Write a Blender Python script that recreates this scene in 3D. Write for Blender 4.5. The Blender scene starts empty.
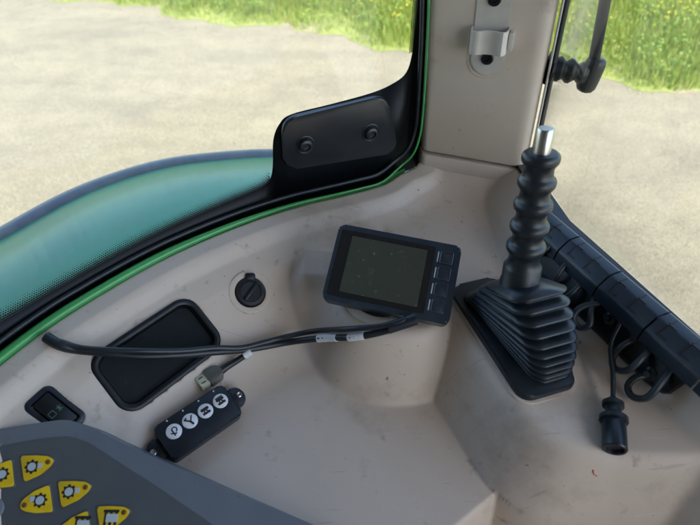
import bpy, bmesh, math, random
import numpy as np
from mathutils import Vector as V, Matrix
random.seed(7); np.random.seed(7)
SC = bpy.context.scene
COL = SC.collection
EYE = 2.6                       # eye height of the driver above the yard
PITCH = math.radians(41.4); F = 520.0
cP, sP = math.cos(PITCH), math.sin(PITCH)
OFF = V((0, 0, EYE))            # the cab is measured from the eye; this lifts it to the yard

# ------------------------------------------------------------------ measuring helpers
def ray(u, v):
    d = (v-262.5)/F
    return V(((u-350)/F, cP-d*sP, -sP-d*cP))
def PZ(u, v, z): r = ray(u, v); return r*(z/r.z)
def PY(u, v, y): r = ray(u, v); return r*(y/r.y)
def PD(u, v, t): return ray(u, v)*t
def PP(u, v, o, n): r = ray(u, v); return r*(o.dot(n)/r.dot(n))

# ------------------------------------------------------------------ object helpers
def tag(o, label=None, cat=None, group=None, kind=None):
    if label: o['label'] = label
    if cat: o['category'] = cat
    if group: o['group'] = group
    if kind: o['kind'] = kind
    return o
def thing(name, label, cat, loc, group=None):
    o = bpy.data.objects.new(name, None); COL.objects.link(o)
    o.location = V(loc)+OFF; o.empty_display_size = .02
    return tag(o, label, cat, group)
def wloc(o):
    p = V((0, 0, 0))
    while o is not None: p += o.location; o = o.parent
    return p
def obj(name, data, mat, parent=None, smooth=True, sharp=40, label=None):
    """data = bmesh or (verts, faces[, uvs per vertex])"""
    me = bpy.data.meshes.new(name)
    if isinstance(data, bmesh.types.BMesh):
        bmesh.ops.recalc_face_normals(data, faces=data.faces)
        data.to_mesh(me); data.free()
    else:
        me.from_pydata([tuple(v) for v in data[0]], [], data[1])
        if len(data) > 2:
            uv = me.uv_layers.new(name='UVMap')
            for l in me.loops: uv.data[l.index].uv = data[2][l.vertex_index]
    base = wloc(parent)
    sh = OFF-base
    me.transform(Matrix.Translation(sh))
    o = bpy.data.objects.new(name, me); COL.objects.link(o)
    if parent: o.parent = parent
    for m in (mat if isinstance(mat, (list, tuple)) else [mat]): me.materials.append(m)
    if smooth:
        me.polygons.foreach_set('use_smooth', [True]*len(me.polygons))
        if sharp:
            try: me.set_sharp_from_angle(angle=math.radians(sharp))
            except Exception: pass
    me.update()
    if label: o['label'] = label
    return o
def frame(o, x, z):
    """origin, x hint, z normal -> (o,X,Y,Z)"""
    z = V(z).normalized(); x = V(x); x = (x-z*x.dot(z)).normalized()
    return (V(o), x, z.cross(x), z)
def fp(fr, a, b, c=0): return fr[0]+fr[1]*a+fr[2]*b+fr[3]*c
def inv(fr, p): d = V(p)-fr[0]; return (d.dot(fr[1]), d.dot(fr[2]), d.dot(fr[3]))

def prism(bm, poly, fr, h0, h1, bevel=0, seg=2, both=False):
    bot = [bm.verts.new(fp(fr, a, b, h0)) for a, b in poly]
    top = [bm.verts.new(fp(fr, a, b, h1)) for a, b in poly]
    n = len(poly)
    ft = bm.faces.new(top); fb = bm.faces.new(bot[::-1])
    for i in range(n):
        bm.faces.new((bot[i], bot[(i+1) % n], top[(i+1) % n], top[i]))
    if bevel:
        es = list(ft.edges)+(list(fb.edges) if both else [])
        bmesh.ops.bevel(bm, geom=es, offset=bevel, segments=seg, affect='EDGES', profile=.5)
def rrect(w, h, r, n=5, cx=0, cy=0):
    out = []
    for sx, sy, a0 in ((1, 1, 0), (-1, 1, 90), (-1, -1, 180), (1, -1, 270)):
        for k in range(n+1):
            a = math.radians(a0+90*k/n)
            out.append((cx+sx*(w/2-r)+r*math.cos(a), cy+sy*(h/2-r)+r*math.sin(a)))
    return out
def roundpoly(pts, rad, n=4):
    out = []; m = len(pts)
    for i in range(m):
        p = V(pts[i]).to_2d(); a = V(pts[i-1]).to_2d(); b = V(pts[(i+1) % m]).to_2d()
        r = rad[i] if isinstance(rad, (list, tuple)) else rad
        da, db = (a-p), (b-p); r1 = min(r, da.length*.48, db.length*.48)
        if r1 < 1e-6: out.append((p.x, p.y)); continue
        s, e = p+da.normalized()*r1, p+db.normalized()*r1
        for k in range(n+1):
            t = k/n; q = s*(1-t)**2+p*2*t*(1-t)+e*t*t
            out.append((q.x, q.y))
    return out
def circle(r, n=24, cx=0, cy=0): return [(cx+r*math.cos(2*math.pi*i/n), cy+r*math.sin(2*math.pi*i/n)) for i in range(n)]
def lathe(bm, prof, fr, n=32, cap=True):
    rings = []
    for r, h in prof:
        rings.append([bm.verts.new(fp(fr, r*math.cos(2*math.pi*i/n), r*math.sin(2*math.pi*i/n), h)) for i in range(n)])
    for a, b in zip(rings, rings[1:]):
        for i in range(n): bm.faces.new((a[i], a[(i+1) % n], b[(i+1) % n], b[i]))
    if cap: bm.faces.new(rings[0][::-1]); bm.faces.new(rings[-1])
def catmull(pts, sub=8):
    P = [V(p) for p in pts]; P = [P[0]*2-P[1]]+P+[P[-1]*2-P[-2]]; out = []
    for i in range(1, len(P)-2):
        for k in range(sub):
            t = k/sub; a, b, c, d = P[i-1], P[i], P[i+1], P[i+2]
            out.append(.5*((2*b)+(c-a)*t+(2*a-5*b+4*c-d)*t*t+(3*b-a-3*c+d)*t**3))
    out.append(P[-2]); return out
def tube(bm, pts, r, n=12, sub=8, squash=1.0, cap=True):
    path = catmull(pts, sub) if sub else [V(p) for p in pts]
    m = len(path); up = V((0, 0, 1)); rings = []; N = None
    for i, p in enumerate(path):
        t = (path[min(i+1, m-1)]-path[max(i-1, 0)]).normalized()
        if N is None:
            N = up-t*up.dot(t)
            if N.length < .1: N = V((1, 0, 0))-t*t.x
        else: N = N-t*N.dot(t)
        N.normalize(); B = t.cross(N)
        rr = r(i/(m-1)) if callable(r) else r
        rings.append([bm.verts.new(p+(N*math.sin(2*math.pi*k/n)*squash+B*math.cos(2*math.pi*k/n))*rr) for k in range(n)])
    for a, b in zip(rings, rings[1:]):
        for i in range(n): bm.faces.new((a[i], a[(i+1) % n], b[(i+1) % n], b[i]))
    if cap: bm.faces.new(rings[0][::-1]); bm.faces.new(rings[-1])
def B(): return bmesh.new()

# ------------------------------------------------------------------ materials
def mat(name, base=(.5, .5, .5), rough=.5, metal=0, var=None, vscale=20, bump=0, bscale=300, coat=0, spec=.5, spots=None, rvar=0):
    m = bpy.data.materials.new(name); m.use_nodes = True
    nt = m.node_tree; b = nt.nodes['Principled BSDF']
    b.inputs['Base Color'].default_value = (*base, 1); b.inputs['Roughness'].default_value = rough
    b.inputs['Metallic'].default_value = metal; b.inputs['Coat Weight'].default_value = coat
    b.inputs['Coat Roughness'].default_value = .12; b.inputs['Specular IOR Level'].default_value = spec
    tc = nt.nodes.new('ShaderNodeTexCoord')
    def noise(scale, det=4, rg=.6):
        n = nt.nodes.new('ShaderNodeTexNoise'); n.inputs['Scale'].default_value = scale
        n.inputs['Detail'].default_value = det; n.inputs['Roughness'].default_value = rg
        nt.links.new(tc.outputs['Object'], n.inputs['Vector']); return n
    def ramp(src, a, c0, b_, c1):
        r = nt.nodes.new('ShaderNodeValToRGB'); r.color_ramp.elements[0].position = a; r.color_ramp.elements[1].position = b_
        r.color_ramp.elements[0].color = (*c0, 1); r.color_ramp.elements[1].color = (*c1, 1)
        nt.links.new(src, r.inputs['Fac']); return r
    def mix(f, a, c):
        x = nt.nodes.new('ShaderNodeMix'); x.data_type = 'RGBA'
        if hasattr(f, 'name'): nt.links.new(f, x.inputs[0])
        else: x.inputs[0].default_value = f
        for s, i in ((a, 6), (c, 7)):
            if isinstance(s, tuple): x.inputs[i].default_value = (*s, 1)
            else: nt.links.new(s, x.inputs[i])
        return x.outputs[2]
    out = None
    if var is not None:
        n = noise(vscale); r = ramp(n.outputs['Fac'], .35, base, .68, var); out = r.outputs['Color']
    if spots:
        for sc, lo, hi, colr in spots:
            n = noise(sc, 5, .65); r = ramp(n.outputs['Fac'], lo, (0, 0, 0), hi, (1, 1, 1))
            out = mix(r.outputs['Color'], out if out is not None else base, colr)
    if out is not None: nt.links.new(out, b.inputs['Base Color'])
    if rvar:
        n = noise(vscale*1.7); mr = nt.nodes.new('ShaderNodeMapRange')
        mr.inputs['To Min'].default_value = rough-rvar; mr.inputs['To Max'].default_value = rough+rvar
        nt.links.new(n.outputs['Fac'], mr.inputs['Value']); nt.links.new(mr.outputs[0], b.inputs['Roughness'])
    if bump:
        n = noise(bscale, 3); bp = nt.nodes.new('ShaderNodeBump'); bp.inputs['Strength'].default_value = bump
        bp.inputs['Distance'].default_value = .001
        nt.links.new(n.outputs['Fac'], bp.inputs['Height']); nt.links.new(bp.outputs[0], b.inputs['Normal'])
    return m

M = {}
M['beige'] = mat('beige_plastic', (.54, .455, .375), .46, var=(.58, .495, .415), vscale=9, bump=.10, bscale=1400, rvar=.07,
                 spots=[(9, .56, .78, (.33, .255, .19)), (33, .62, .74, (.31, .245, .19)), (95, .68, .73, (.22, .17, .13)), (240, .69, .72, (.10, .08, .06))])
def scratch(m, scale=(9, 160, 9), rot=.6, lo=.70, hi=.715, colr=(.62, .56, .49), amt=.35):
    nt = m.node_tree; b = nt.nodes['Principled BSDF']; src = b.inputs['Base Color'].links[0].from_socket
    tc = nt.nodes.new('ShaderNodeTexCoord'); mp = nt.nodes.new('ShaderNodeMapping'); mp.inputs['Rotation'].default_value = (0, 0, rot); mp.inputs['Scale'].default_value = scale
    n = nt.nodes.new('ShaderNodeTexNoise'); n.inputs['Scale'].default_value = 2.2; n.inputs['Detail'].default_value = 3
    nt.links.new(tc.outputs['Object'], mp.inputs[0]); nt.links.new(mp.outputs[0], n.inputs['Vector'])
    mr = nt.nodes.new('ShaderNodeMapRange'); mr.inputs['From Min'].default_value = lo; mr.inputs['From Max'].default_value = hi; mr.inputs['To Max'].default_value = amt
    nt.links.new(n.outputs['Fac'], mr.inputs['Value']); x = nt.nodes.new('ShaderNodeMix'); x.data_type = 'RGBA'
    nt.links.new(mr.outputs[0], x.inputs[0]); nt.links.new(src, x.inputs[6]); x.inputs[7].default_value = (*colr, 1); nt.links.new(x.outputs[2], b.inputs['Base Color'])
scratch(M['beige']); scratch(M['beige'], rot=-.9, lo=.69, hi=.71, colr=(.25, .20, .16), amt=.3)
M['beige_pillar'] = mat('beige_pillar', (.55, .47, .395), .52, var=(.59, .51, .435), vscale=12, bump=.10, bscale=1600, rvar=.05,
                 spots=[(18, .60, .78, (.30, .25, .205)), (48, .68, .76, (.22, .18, .15)), (190, .70, .73, (.14, .11, .09))])
M['light_grey'] = mat('light_grey_plastic', (.56, .53, .48), .38, var=(.48, .46, .42), vscale=40)
M['black'] = mat('black_plastic', (.007, .012, .020), .32, var=(.012, .018, .027), vscale=35, bump=.12, bscale=1200, rvar=.10,
                 spots=[(55, .62, .80, (.028, .028, .028))])  # base tinted blue to stand in for reflected sky; greyish spots are dirt
M['black_dark'] = mat('dark_black_plastic', (.003, .005, .007), .42, bump=.08, bscale=900, rvar=.08, var=(.006, .008, .010), spec=.4)
M['mat'] = mat('pocket_mat', (.003, .007, .008), .75, var=(.006, .010, .011), vscale=60, bump=.3, bscale=700, spec=.3, spots=[(120, .66, .76, (.03, .03, .027))])
M['cover'] = mat('sky_tint_black_plastic', (.016, .026, .040), .33, var=(.024, .036, .052), vscale=35, bump=.12, bscale=1100, rvar=.09, spots=[(60, .60, .78, (.045, .05, .052))])  # blue of the sky's reflection painted into the black base
M['lead'] = mat('lead_rubber', (.020, .030, .040), .42, var=(.032, .042, .052), vscale=60)
M['rubber'] = mat('rubber', (.008, .013, .018), .38, var=(.015, .021, .027), vscale=40, bump=.15, bscale=900, rvar=.1,
                 spots=[(70, .60, .78, (.042, .042, .038))])
M['hood'] = mat('connector_grey', (.10, .10, .085), .5, var=(.14, .135, .11), vscale=80)
M['pin'] = mat('connector_cream', (.66, .66, .48), .5, var=(.54, .54, .38), vscale=120)
M['white'] = mat('white_label', (.72, .74, .76), .45, var=(.6, .62, .64), vscale=150)
M['ink'] = mat('ink', (.015, .015, .017), .5)
M['steel'] = mat('steel', (.55, .55, .53), .3, metal=1, var=(.42, .42, .40), vscale=60, rvar=.1)
M['screen'] = mat('screen_off', (.040, .050, .040), .16, coat=.6, var=(.052, .060, .046), vscale=14,
                 spots=[(45, .58, .74, (.075, .080, .062)), (210, .63, .69, (.14, .14, .12))])
M['bezel'] = mat('display_glass_border', (.008, .011, .015), .14, coat=.5)
M['keypad'] = mat('keypad_grey', (.075, .085, .095), .45, var=(.088, .098, .106), vscale=30, bump=.1, bscale=900, rvar=.06)
M['rim'] = mat('keypad_rim', (.125, .145, .17), .42, var=(.145, .165, .19), vscale=24, bump=.1, bscale=900, rvar=.06,
               spots=[(90, .66, .72, (.07, .07, .07))])
M['yellow'] = mat('yellow_key', (.72, .50, .012), .4, var=(.62, .42, .01), vscale=80)
M['icon_grey'] = mat('icon_grey', (.42, .48, .52), .45)
M['switch_green'] = mat('switch_print', (.10, .22, .17), .5)
M['brown'] = mat('key_lens', (.14, .055, .02), .35)
M['green'] = mat('green_paint', (.035, .27, .06), .3, coat=.4, var=(.045, .31, .08), vscale=10)
M['fender'] = mat('fender_paint_sky_tint', (.018, .38, .27), .30, coat=.3, var=(.022, .43, .31), vscale=5,
                  spots=[(9, .55, .75, (.05, .36, .27)), (240, .70, .74, (.3, .42, .38))])  # base pushed to teal: sky reflected on green paint, put into the colour
M['fender_rim'] = mat('fender_rubber', (.11, .12, .145), .45, var=(.15, .16, .18), vscale=30)
M['frit'] = mat('ceramic_border', (.003, .004, .006), .45, spec=.25)
M['plate'] = mat('hinge_black', (.010, .012, .016), .33, var=(.016, .018, .022), vscale=40)
M['tan'] = mat('roof_lining', (.20, .18, .16), .8)
M['red'] = mat('red_mark', (.45, .06, .04), .5)

def glass_mat():
    m = bpy.data.materials.new('window_glass'); m.use_nodes = True; nt = m.node_tree
    nt.nodes.remove(nt.nodes['Principled BSDF']); out = nt.nodes['Material Output']
    tr = nt.nodes.new('ShaderNodeBsdfTransparent'); tr.inputs[0].default_value = (.965, .985, .975, 1)
    gl = nt.nodes.new('ShaderNodeBsdfGlossy'); gl.inputs['Roughness'].default_value = .02
    lw = nt.nodes.new('ShaderNodeLayerWeight'); lw.inputs[0].default_value = .5
    pw = nt.nodes.new('ShaderNodeMath'); pw.operation = 'POWER'; pw.inputs[1].default_value = 5; nt.links.new(lw.outputs['Facing'], pw.inputs[0])
    fr = nt.nodes.new('ShaderNodeMath'); fr.operation = 'MULTIPLY_ADD'; fr.inputs[1].default_value = .5; fr.inputs[2].default_value = .02; nt.links.new(pw.outputs[0], fr.inputs[0])
    mx = nt.nodes.new('ShaderNodeMixShader'); nt.links.new(fr.outputs[0], mx.inputs[0])
    nt.links.new(tr.outputs[0], mx.inputs[1]); nt.links.new(gl.outputs[0], mx.inputs[2])
    # dust film and specks
    df = nt.nodes.new('ShaderNodeBsdfDiffuse'); df.inputs[0].default_value = (.55, .52, .45, 1)
    tc = nt.nodes.new('ShaderNodeTexCoord'); n = nt.nodes.new('ShaderNodeTexNoise'); n.inputs['Scale'].default_value = 70
    n.inputs['Detail'].default_value = 6; nt.links.new(tc.outputs['Object'], n.inputs['Vector'])
    mr = nt.nodes.new('ShaderNodeMapRange'); mr.inputs['From Min'].default_value = .45; mr.inputs['From Max'].default_value = .85
    mr.inputs['To Min'].default_value = .004; mr.inputs['To Max'].default_value = .05; mr.clamp = True
    nt.links.new(n.outputs['Fac'], mr.inputs['Value'])
    m2 = nt.nodes.new('ShaderNodeMixShader'); nt.links.new(mr.outputs[0], m2.inputs[0])
    nt.links.new(mx.outputs[0], m2.inputs[1]); nt.links.new(df.outputs[0], m2.inputs[2])
    nt.links.new(m2.outputs[0], out.inputs[0]); return m
M['glass'] = glass_mat()

def dot_mat():
    m = bpy.data.materials.new('ceramic_dots'); m.use_nodes = True; nt = m.node_tree
    b = nt.nodes['Principled BSDF']; b.inputs['Base Color'].default_value = (.004, .005, .007, 1)
    out = nt.nodes['Material Output']
    uv = nt.nodes.new('ShaderNodeUVMap')
    def math_(op, a, b_=None):
        n = nt.nodes.new('ShaderNodeMath'); n.operation = op
        for i, s in enumerate((a, b_)):
            if s is None: continue
            if isinstance(s, (int, float)): n.inputs[i].default_value = s
            else: nt.links.new(s, n.inputs[i])
        return n.outputs[0]
    sp = nt.nodes.new('ShaderNodeSeparateXYZ'); nt.links.new(uv.outputs[0], sp.inputs[0])
    k = 1/.0023
    x = math_('MULTIPLY', sp.outputs[0], k); y = math_('MULTIPLY', sp.outputs[1], k)
    row = math_('FLOOR', y); x = math_('ADD', x, math_('MULTIPLY', math_('MODULO', row, 2), .5))
    fx = math_('SUBTRACT', math_('FRACT', x), .5); fy = math_('SUBTRACT', math_('FRACT', y), .5)
    r = math_('SQRT', math_('ADD', math_('MULTIPLY', fx, fx), math_('MULTIPLY', fy, fy)))
    lim = math_('SUBTRACT', .62, math_('MULTIPLY', math_('ADD', row, .5), .085))
    f = math_('LESS_THAN', r, lim)
    tr = nt.nodes.new('ShaderNodeBsdfTransparent'); mx = nt.nodes.new('ShaderNodeMixShader')
    nt.links.new(f, mx.inputs[0]); nt.links.new(tr.outputs[0], mx.inputs[1]); nt.links.new(b.outputs[0], mx.inputs[2])
    nt.links.new(mx.outputs[0], out.inputs[0]); return m
M['dots'] = dot_mat()

# ------------------------------------------------------------------ plan curves
SILL = -.375
sill_px = [(-260, 640), (-190, 550), (-120, 470), (-60, 415), (0, 366), (50, 328), (90, 302), (150, 267), (200, 243), (250, 223), (300, 207), (350, 195), (385, 185)]
sill = [PZ(u, v, SILL).to_2d() for u, v in sill_px]+[V((.073, .608)), V((.103, .628))]
sill = [p.to_2d() for p in catmull([V((p.x, p.y, 0)) for p in sill], 6)]
def offset(poly, d):
    out = []
    for i, p in enumerate(poly):
        t = (poly[min(i+1, len(poly)-1)]-poly[max(i-1, 0)]).normalized()
        out.append(p+V((-t.y, t.x))*d)
    return out
SA = np.array([[p.x, p.y] for p in sill])
def sdist(x, y, PL=SA):
    """signed distance to an open polyline, + on the inner (right-hand) side"""
    best = np.full(x.shape, 1e9); sg = np.ones(x.shape)
    for a, b in zip(PL[:-1], PL[1:]):
        d = b-a; L = d@d
        t = np.clip(((x-a[0])*d[0]+(y-a[1])*d[1])/L, 0, 1)
        qx = x-a[0]-t*d[0]; qy = y-a[1]-t*d[1]; q = np.hypot(qx, qy)
        s = np.sign(d[1]*qx-d[0]*qy); m = q < best-1e-9
        best = np.where(m, q, best); sg = np.where(m, s, sg)
    return best*np.where(sg == 0, 1, sg)
RSA = np.array([[.225, .60], [.228, .475], [.302, .295], [.36, .153], [.44, -.05]])[::-1]   # right window sill; console lies on its left
def smax(a, b, k): h = np.clip(.5+.5*(a-b)/k, 0, 1); return b*(1-h)+a*h+k*h*(1-h)
def smin(a, b, k): return -smax(-a, -b, k)
def half(x, y, a, b):
    """distance outside the line a->b (positive on its left)"""
    d = np.array([b[0]-a[0], b[1]-a[1]]); d /= np.hypot(*d)
    return -d[1]*(x-a[0])+d[0]*(y-a[1])
def rbox(x, y, cx, cy, hw, hh, r, ang):
    c, s = math.cos(ang), math.sin(ang)
    a = np.abs(c*(x-cx)+s*(y-cy))-hw+r; b = np.abs(-s*(x-cx)+c*(y-cy))-hh+r
    return np.hypot(np.maximum(a, 0), np.maximum(b, 0))+np.minimum(np.maximum(a, b), 0)-r
TE0, TE1 = PZ(500, 491, -.47), PZ(458, 526, -.47)
TR0 = PZ(440, 402, -.47)
PLA, PLB, PLC, PLD = V((.062, .47)), V((.171, .200)), V((.238, .203)), V((.42, .150))
PIL0, PIL1 = V((.102, .627)), V((.228, .585))
def zfield(x, y):
    x = np.asarray(x, float); y = np.asarray(y, float)
    dd = sdist(x, y)
    wall = SILL-np.interp(dd, [-.05, 0, .019, .024, .033, .046, .056, .16, .30], [.03, 0, .002, .006, .017, .0235, .029, .1150, .24])
    tray = np.full(x.shape, -.470)
    # tray ends at an edge on the right/front and drops away
    e1 = half(x, y, TE1, TE0)*-1
    tray = smin(tray, -.470-5*np.maximum(e1, -1), .008)
    low = np.full(x.shape, -.560)
    z = smax(tray, low, .014)
    z = smax(z, wall, .020)
    # round pedestal under the display, running back into the wall
    c = np.hypot(x-.034, y-.388)-.046
    bx = rbox(x, y, .003, .452, .062, .024, .012, .0)
    c2 = np.hypot(x-.072, y-.382)-.034
    ped = smin(smin(c, c2, .03), bx, .05)
    z = smax(z, smin(np.full(x.shape, -.398), -.398-2.3*ped, .018), .008)
    # lever platform
    h1 = half(x, y, PLB, PLA); h2 = half(x, y, PLC, PLB); h3 = half(x, y, PLD, PLC)
    pl = smax(smax(h1, h2, .012), h3, .035)
    top = -.400+.12*np.maximum(x-.22, 0)
    z = smax(z, smin(top, top-np.interp(pl, [-1, 0, .033, .3], [-2, 0, .068, 1.8]), .014), .006)
    # cove rising to the pillar
    q = -half(x, y, PIL0, PIL1)
    z = smax(z, np.interp(q, [-.1, 0, .012, .03, .06, .12, .5], [-.37, -.372, -.384, -.398, -.412, -.45, -.75]), .012)
    # wall under the right window
    rd = -sdist(x, y, RSA)
    z = smax(z, np.interp(rd, [-.02, .012, .040, .058, .12, .4], [-.352, -.356, -.386, -.415, -.52, -.95]), .008)
    return z
def hit(u, v, up=0.0):
    r = ray(u, v); ts = np.linspace(.3, 1.2, 1801)
    zz = zfield(r.x*ts, r.y*ts)+up; k = int(np.argmax(r.z*ts < zz)); 
    a, b = ts[k-1], ts[k]
    for _ in range(14):
        m = (a+b)/2
        if r.z*m < float(zfield(np.array([r.x*m]), np.array([r.y*m]))[0])+up: b = m
        else: a = m
    return r*b
def fitframe(pts, xh):
    c = sum(pts, V((0, 0, 0)))/len(pts)
    A = np.array([[p.x-c.x, p.y-c.y, 1] for p in pts]); zz = np.array([p.z-c.z for p in pts])
    s = np.linalg.lstsq(A, zz, rcond=None)[0]
    n = V((-s[0], -s[1], 1)).normalized()
    return frame(c+V((0, 0, s[2])), xh, n)

# pocket, socket and switch positions on the wall
pk_px = [(93, 362), (188, 299), (221, 346), (126, 408)]
pk = [hit(u, v) for u, v in pk_px]
PKF = fitframe(pk, pk[1]-pk[0])
pkw = ((pk[1]-pk[0]).length+(pk[2]-pk[3]).length)/2; pkh = ((pk[3]-pk[0]).length+(pk[2]-pk[1]).length)/2
so = [hit(u, v) for u, v in ((236, 292), (250, 277), (265, 292), (250, 308))]
SOF = fitframe(so, so[2]-so[0])
sw_px = [(28, 407), (49, 388), (84, 418), (60, 434)]
sw = [hit(u, v) for u, v in sw_px]
SWF = fitframe(sw, sw[1]-sw[0]); sww = (sw[1]-sw[0]).length*.86; swh = (sw[2]-sw[1]).length*.90
print('pocket', pkw, pkh, 'switch', sww, swh, 'socket', (so[2]-so[0]).length, (so[1]-so[3]).length)
def recess(x, y, z, fr, w, h, r, depth):
    """sink the moulding to a plane below the fitted one inside a rounded rectangle"""
    o, X, Y, Z = fr
    zp = o.z-((x-o.x)*Z.x+(y-o.y)*Z.y)/Z.z
    a = (x-o.x)*X.x+(y-o.y)*X.y+(zp-o.z)*X.z; b = (x-o.x)*Y.x+(y-o.y)*Y.y+(zp-o.z)*Y.z
    aa = np.abs(a)-w/2+r; bb = np.abs(b)-h/2+r
    sd = np.hypot(np.maximum(aa, 0), np.maximum(bb, 0))+np.minimum(np.maximum(aa, bb), 0)-r
    # flatten a little around, then sink
    k = np.clip(1-(sd)/.010, 0, 1); k = k*k*(3-2*k)
    z = z*(1-k)+zp*k
    return np.where(sd < .0028, zp-depth, z)
def zconsole(x, y):
    z = zfield(x, y)
    z = recess(x, y, z, PKF, pkw, pkh, .014, .020)
    z = recess(x, y, z, SOF, .036, .036, .018, .012)
    z = recess(x, y, z, SWF, sww, swh, .004, .010)
    return z

# ------------------------------------------------------------------ CONSOLE
con = thing('side_console', 'beige moulded plastic side console with tray, pedestal and scuffed sloping walls', 'console', (0, .35, -.47))
st = .0022
xs = np.arange(-.42, .44, st); ys = np.arange(.02, .68, st)
X, Y = np.meshgrid(xs, ys); Z = zconsole(X, Y)
D = sdist(X, Y); RD = -sdist(X, Y, RSA)
ok = (D > -.006) & (RD > -.012)
idx = -np.ones(X.shape, int); idx[ok] = np.arange(ok.sum())
verts = np.stack([X[ok], Y[ok], Z[ok]], 1)
a = idx[:-1, :-1]; b = idx[:-1, 1:]; c = idx[1:, 1:]; d = idx[1:, :-1]
g = (a >= 0) & (b >= 0) & (c >= 0) & (d >= 0)
faces = np.stack([a[g], b[g], c[g], d[g]], 1).tolist()
obj('moulding', (verts.tolist(), faces), M['beige'], con, sharp=0)

# storage pocket: rim + sunken floor
def ring_rim(bm, fr, w, h, r, prof, n=7):
    """prof: list of (outset, height) swept round a rounded rectangle"""
    loops = []
    for o, z in prof:
        loops.append([bm.verts.new(fp(fr, px, py, z)) for px, py in rrect(w+2*o, h+2*o, max(r+o, .001), n)])
    for p, q in zip(loops, loops[1:]):
        m = len(p)
        for i in range(m): bm.faces.new((p[i], p[(i+1) % m], q[(i+1) % m], q[i]))
    return loops
pocket = obj('storage_pocket', (lambda bm: (ring_rim(bm, PKF, pkw, pkh, .013, [(.0062, -.006), (.0060, .0006), (.0048, .0016), (.0015, .0018), (-.0005, .0006), (-.0034, -.009)]), bm)[1])(B()), M['black_dark'], con, label='dark recessed storage pocket in the sloping wall')
bm = B(); prism(bm, rrect(pkw-.004, pkh-.004, .010), PKF, -.0118, -.0062); obj('rubber_mat', bm, M['mat'], pocket)
# power socket with flap
bm = B(); lathe(bm, [(.0245, -.006), (.0240, .0006), (.0215, .0012), (.0178, .0006), (.0172, -.0012), (.0168, -.009)], SOF, 40, cap=False)
sock = obj('power_socket', bm, M['beige'], con)
bm = B(); lathe(bm, [(.0165, -.009), (.0165, .002), (.0155, .0034), (.012, .0038), (.0115, .0026), (.004, .0024)], SOF, 32)
fr2 = frame(fp(SOF, 0, .0175, .001), SOF[1], SOF[3]); prism(bm, rrect(.011, .008, .002), fr2, -.004, .003, .001)
fr2 = frame(fp(SOF, 0, 0, .003), SOF[1]*.6+SOF[2]*.8, SOF[3]); prism(bm, rrect(.024, .004, .0015), fr2, 0, .0022, .0008)
obj('socket_cap', bm, M['black_dark'], sock)
# rocker switch
bm = B(); ring_rim(bm, SWF, sww, swh, .002, [(.0050, -.006), (.0048, .0004), (.0034, .0012), (.0002, .0012), (-.0008, -.004)])
swo = obj('rocker_switch', bm, M['black'], con)
bm = B(); prism(bm, rrect(sww-.003, swh-.003, .001), SWF, -.006, .0012, .0006); rk = obj('rocker', bm, M['black_dark'], swo)
bm = B()
for (x0, y0, x1, y1) in ((-.006, -.0025, -.001, -.0025), (-.006, .0025, -.001, .0025), (-.006, -.0025, -.006, .0025), (-.001, -.0025, -.001, .0025), (.002, -.002, .006, .002), (.002, .002, .006, -.002), (.004, -.003, .004, .003)):
    f2 = frame(fp(SWF, (x0+x1)/2, (y0+y1)/2, .0012), SWF[1]*(x1-x0)+SWF[2]*(y1-y0), SWF[3])
    prism(bm, rrect(math.hypot(x1-x0, y1-y0), .0005, .0002, 1), f2, 0, .0003)
obj('switch_symbol', bm, M['switch_green'], rk)
# grey cap low in the front face, red scribble
h0 = hit(587, 534)
fr2 = frame(h0, (1, 0, 0), (0, -.2, 1)); bm = B(); lathe(bm, [(.020, -.01), (.020, .002), (.018, .004), (.014, .004), (.012, .001), (.012, -.01)], fr2, 32)
obj('ring', bm, M['light_grey'], con)
bm = B(); tube(bm, [hit(593, 470, .0004), hit(594, 474, .0004), hit(597, 476, .0004)], .0005, 6); obj('red_mark', bm, M['red'], con)

# ------------------------------------------------------------------ PILLAR
pil = thing('window_pillar', 'beige plastic pillar trim between the two windows with a seam near its foot', 'pillar', (.165, .62, -.47))
def pillar_sec(z, grow=0):
    sh = -.05*(z+.357)
    pts = [(.100-grow, .74), (.098-grow, .628-grow), (.228+grow, .582-grow), (.262+grow, .70)]
    pts = [(p[0]+sh, p[1]) for p in pts]
    return roundpoly(pts, [.0, .009, .022, 0], 8)
def loft(bm, loops, cap=True):
    R = [[bm.verts.new(p) for p in l] for l in loops]; m = len(R[0])
    for p, q in zip(R, R[1:]):
        for i in range(m): bm.faces.new((p[i], p[(i+1) % m], q[(i+1) % m], q[i]))
    if cap: bm.faces.new(R[0][::-1]); bm.faces.new(R[-1])
bm = B(); loft(bm, [[V((x, y, z)) for x, y in pillar_sec(z, g)] for z, g in ((-.3525, -.004), (-.3520, -.0015), (-.350, 0), (-.25, 0), (-.1, 0), (.42, 0))])
obj('upper_trim', bm, M['beige_pillar'], pil)
bm = B(); loft(bm, [[V((x, y, z)) for x, y in pillar_sec(z, g)] for z, g in ((-.48, .003), (-.41, .0025), (-.375, .0025), (-.3590, .002), (-.3568, .0005), (-.3562, -.004))])
obj('lower_trim', bm, M['beige_pillar'], pil)
# seal running up its outer edge
bm = B(); pts = [V((.238-.05*(z+.357), .594, z)) for z in (-.40, -.3, -.2, -.1, .1, .42)]
tube(bm, pts, .0042, 10, 2); obj('edge_seal', bm, M['plate'], pil)
bm = B(); pts = [V((.2335-.05*(z+.357), .5895, z)) for z in (-.40, -.3, -.2, -.1, .1, .42)]
tube(bm, pts, .0014, 8, 2); obj('edge_beading', bm, M['light_grey'], pil)

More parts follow.
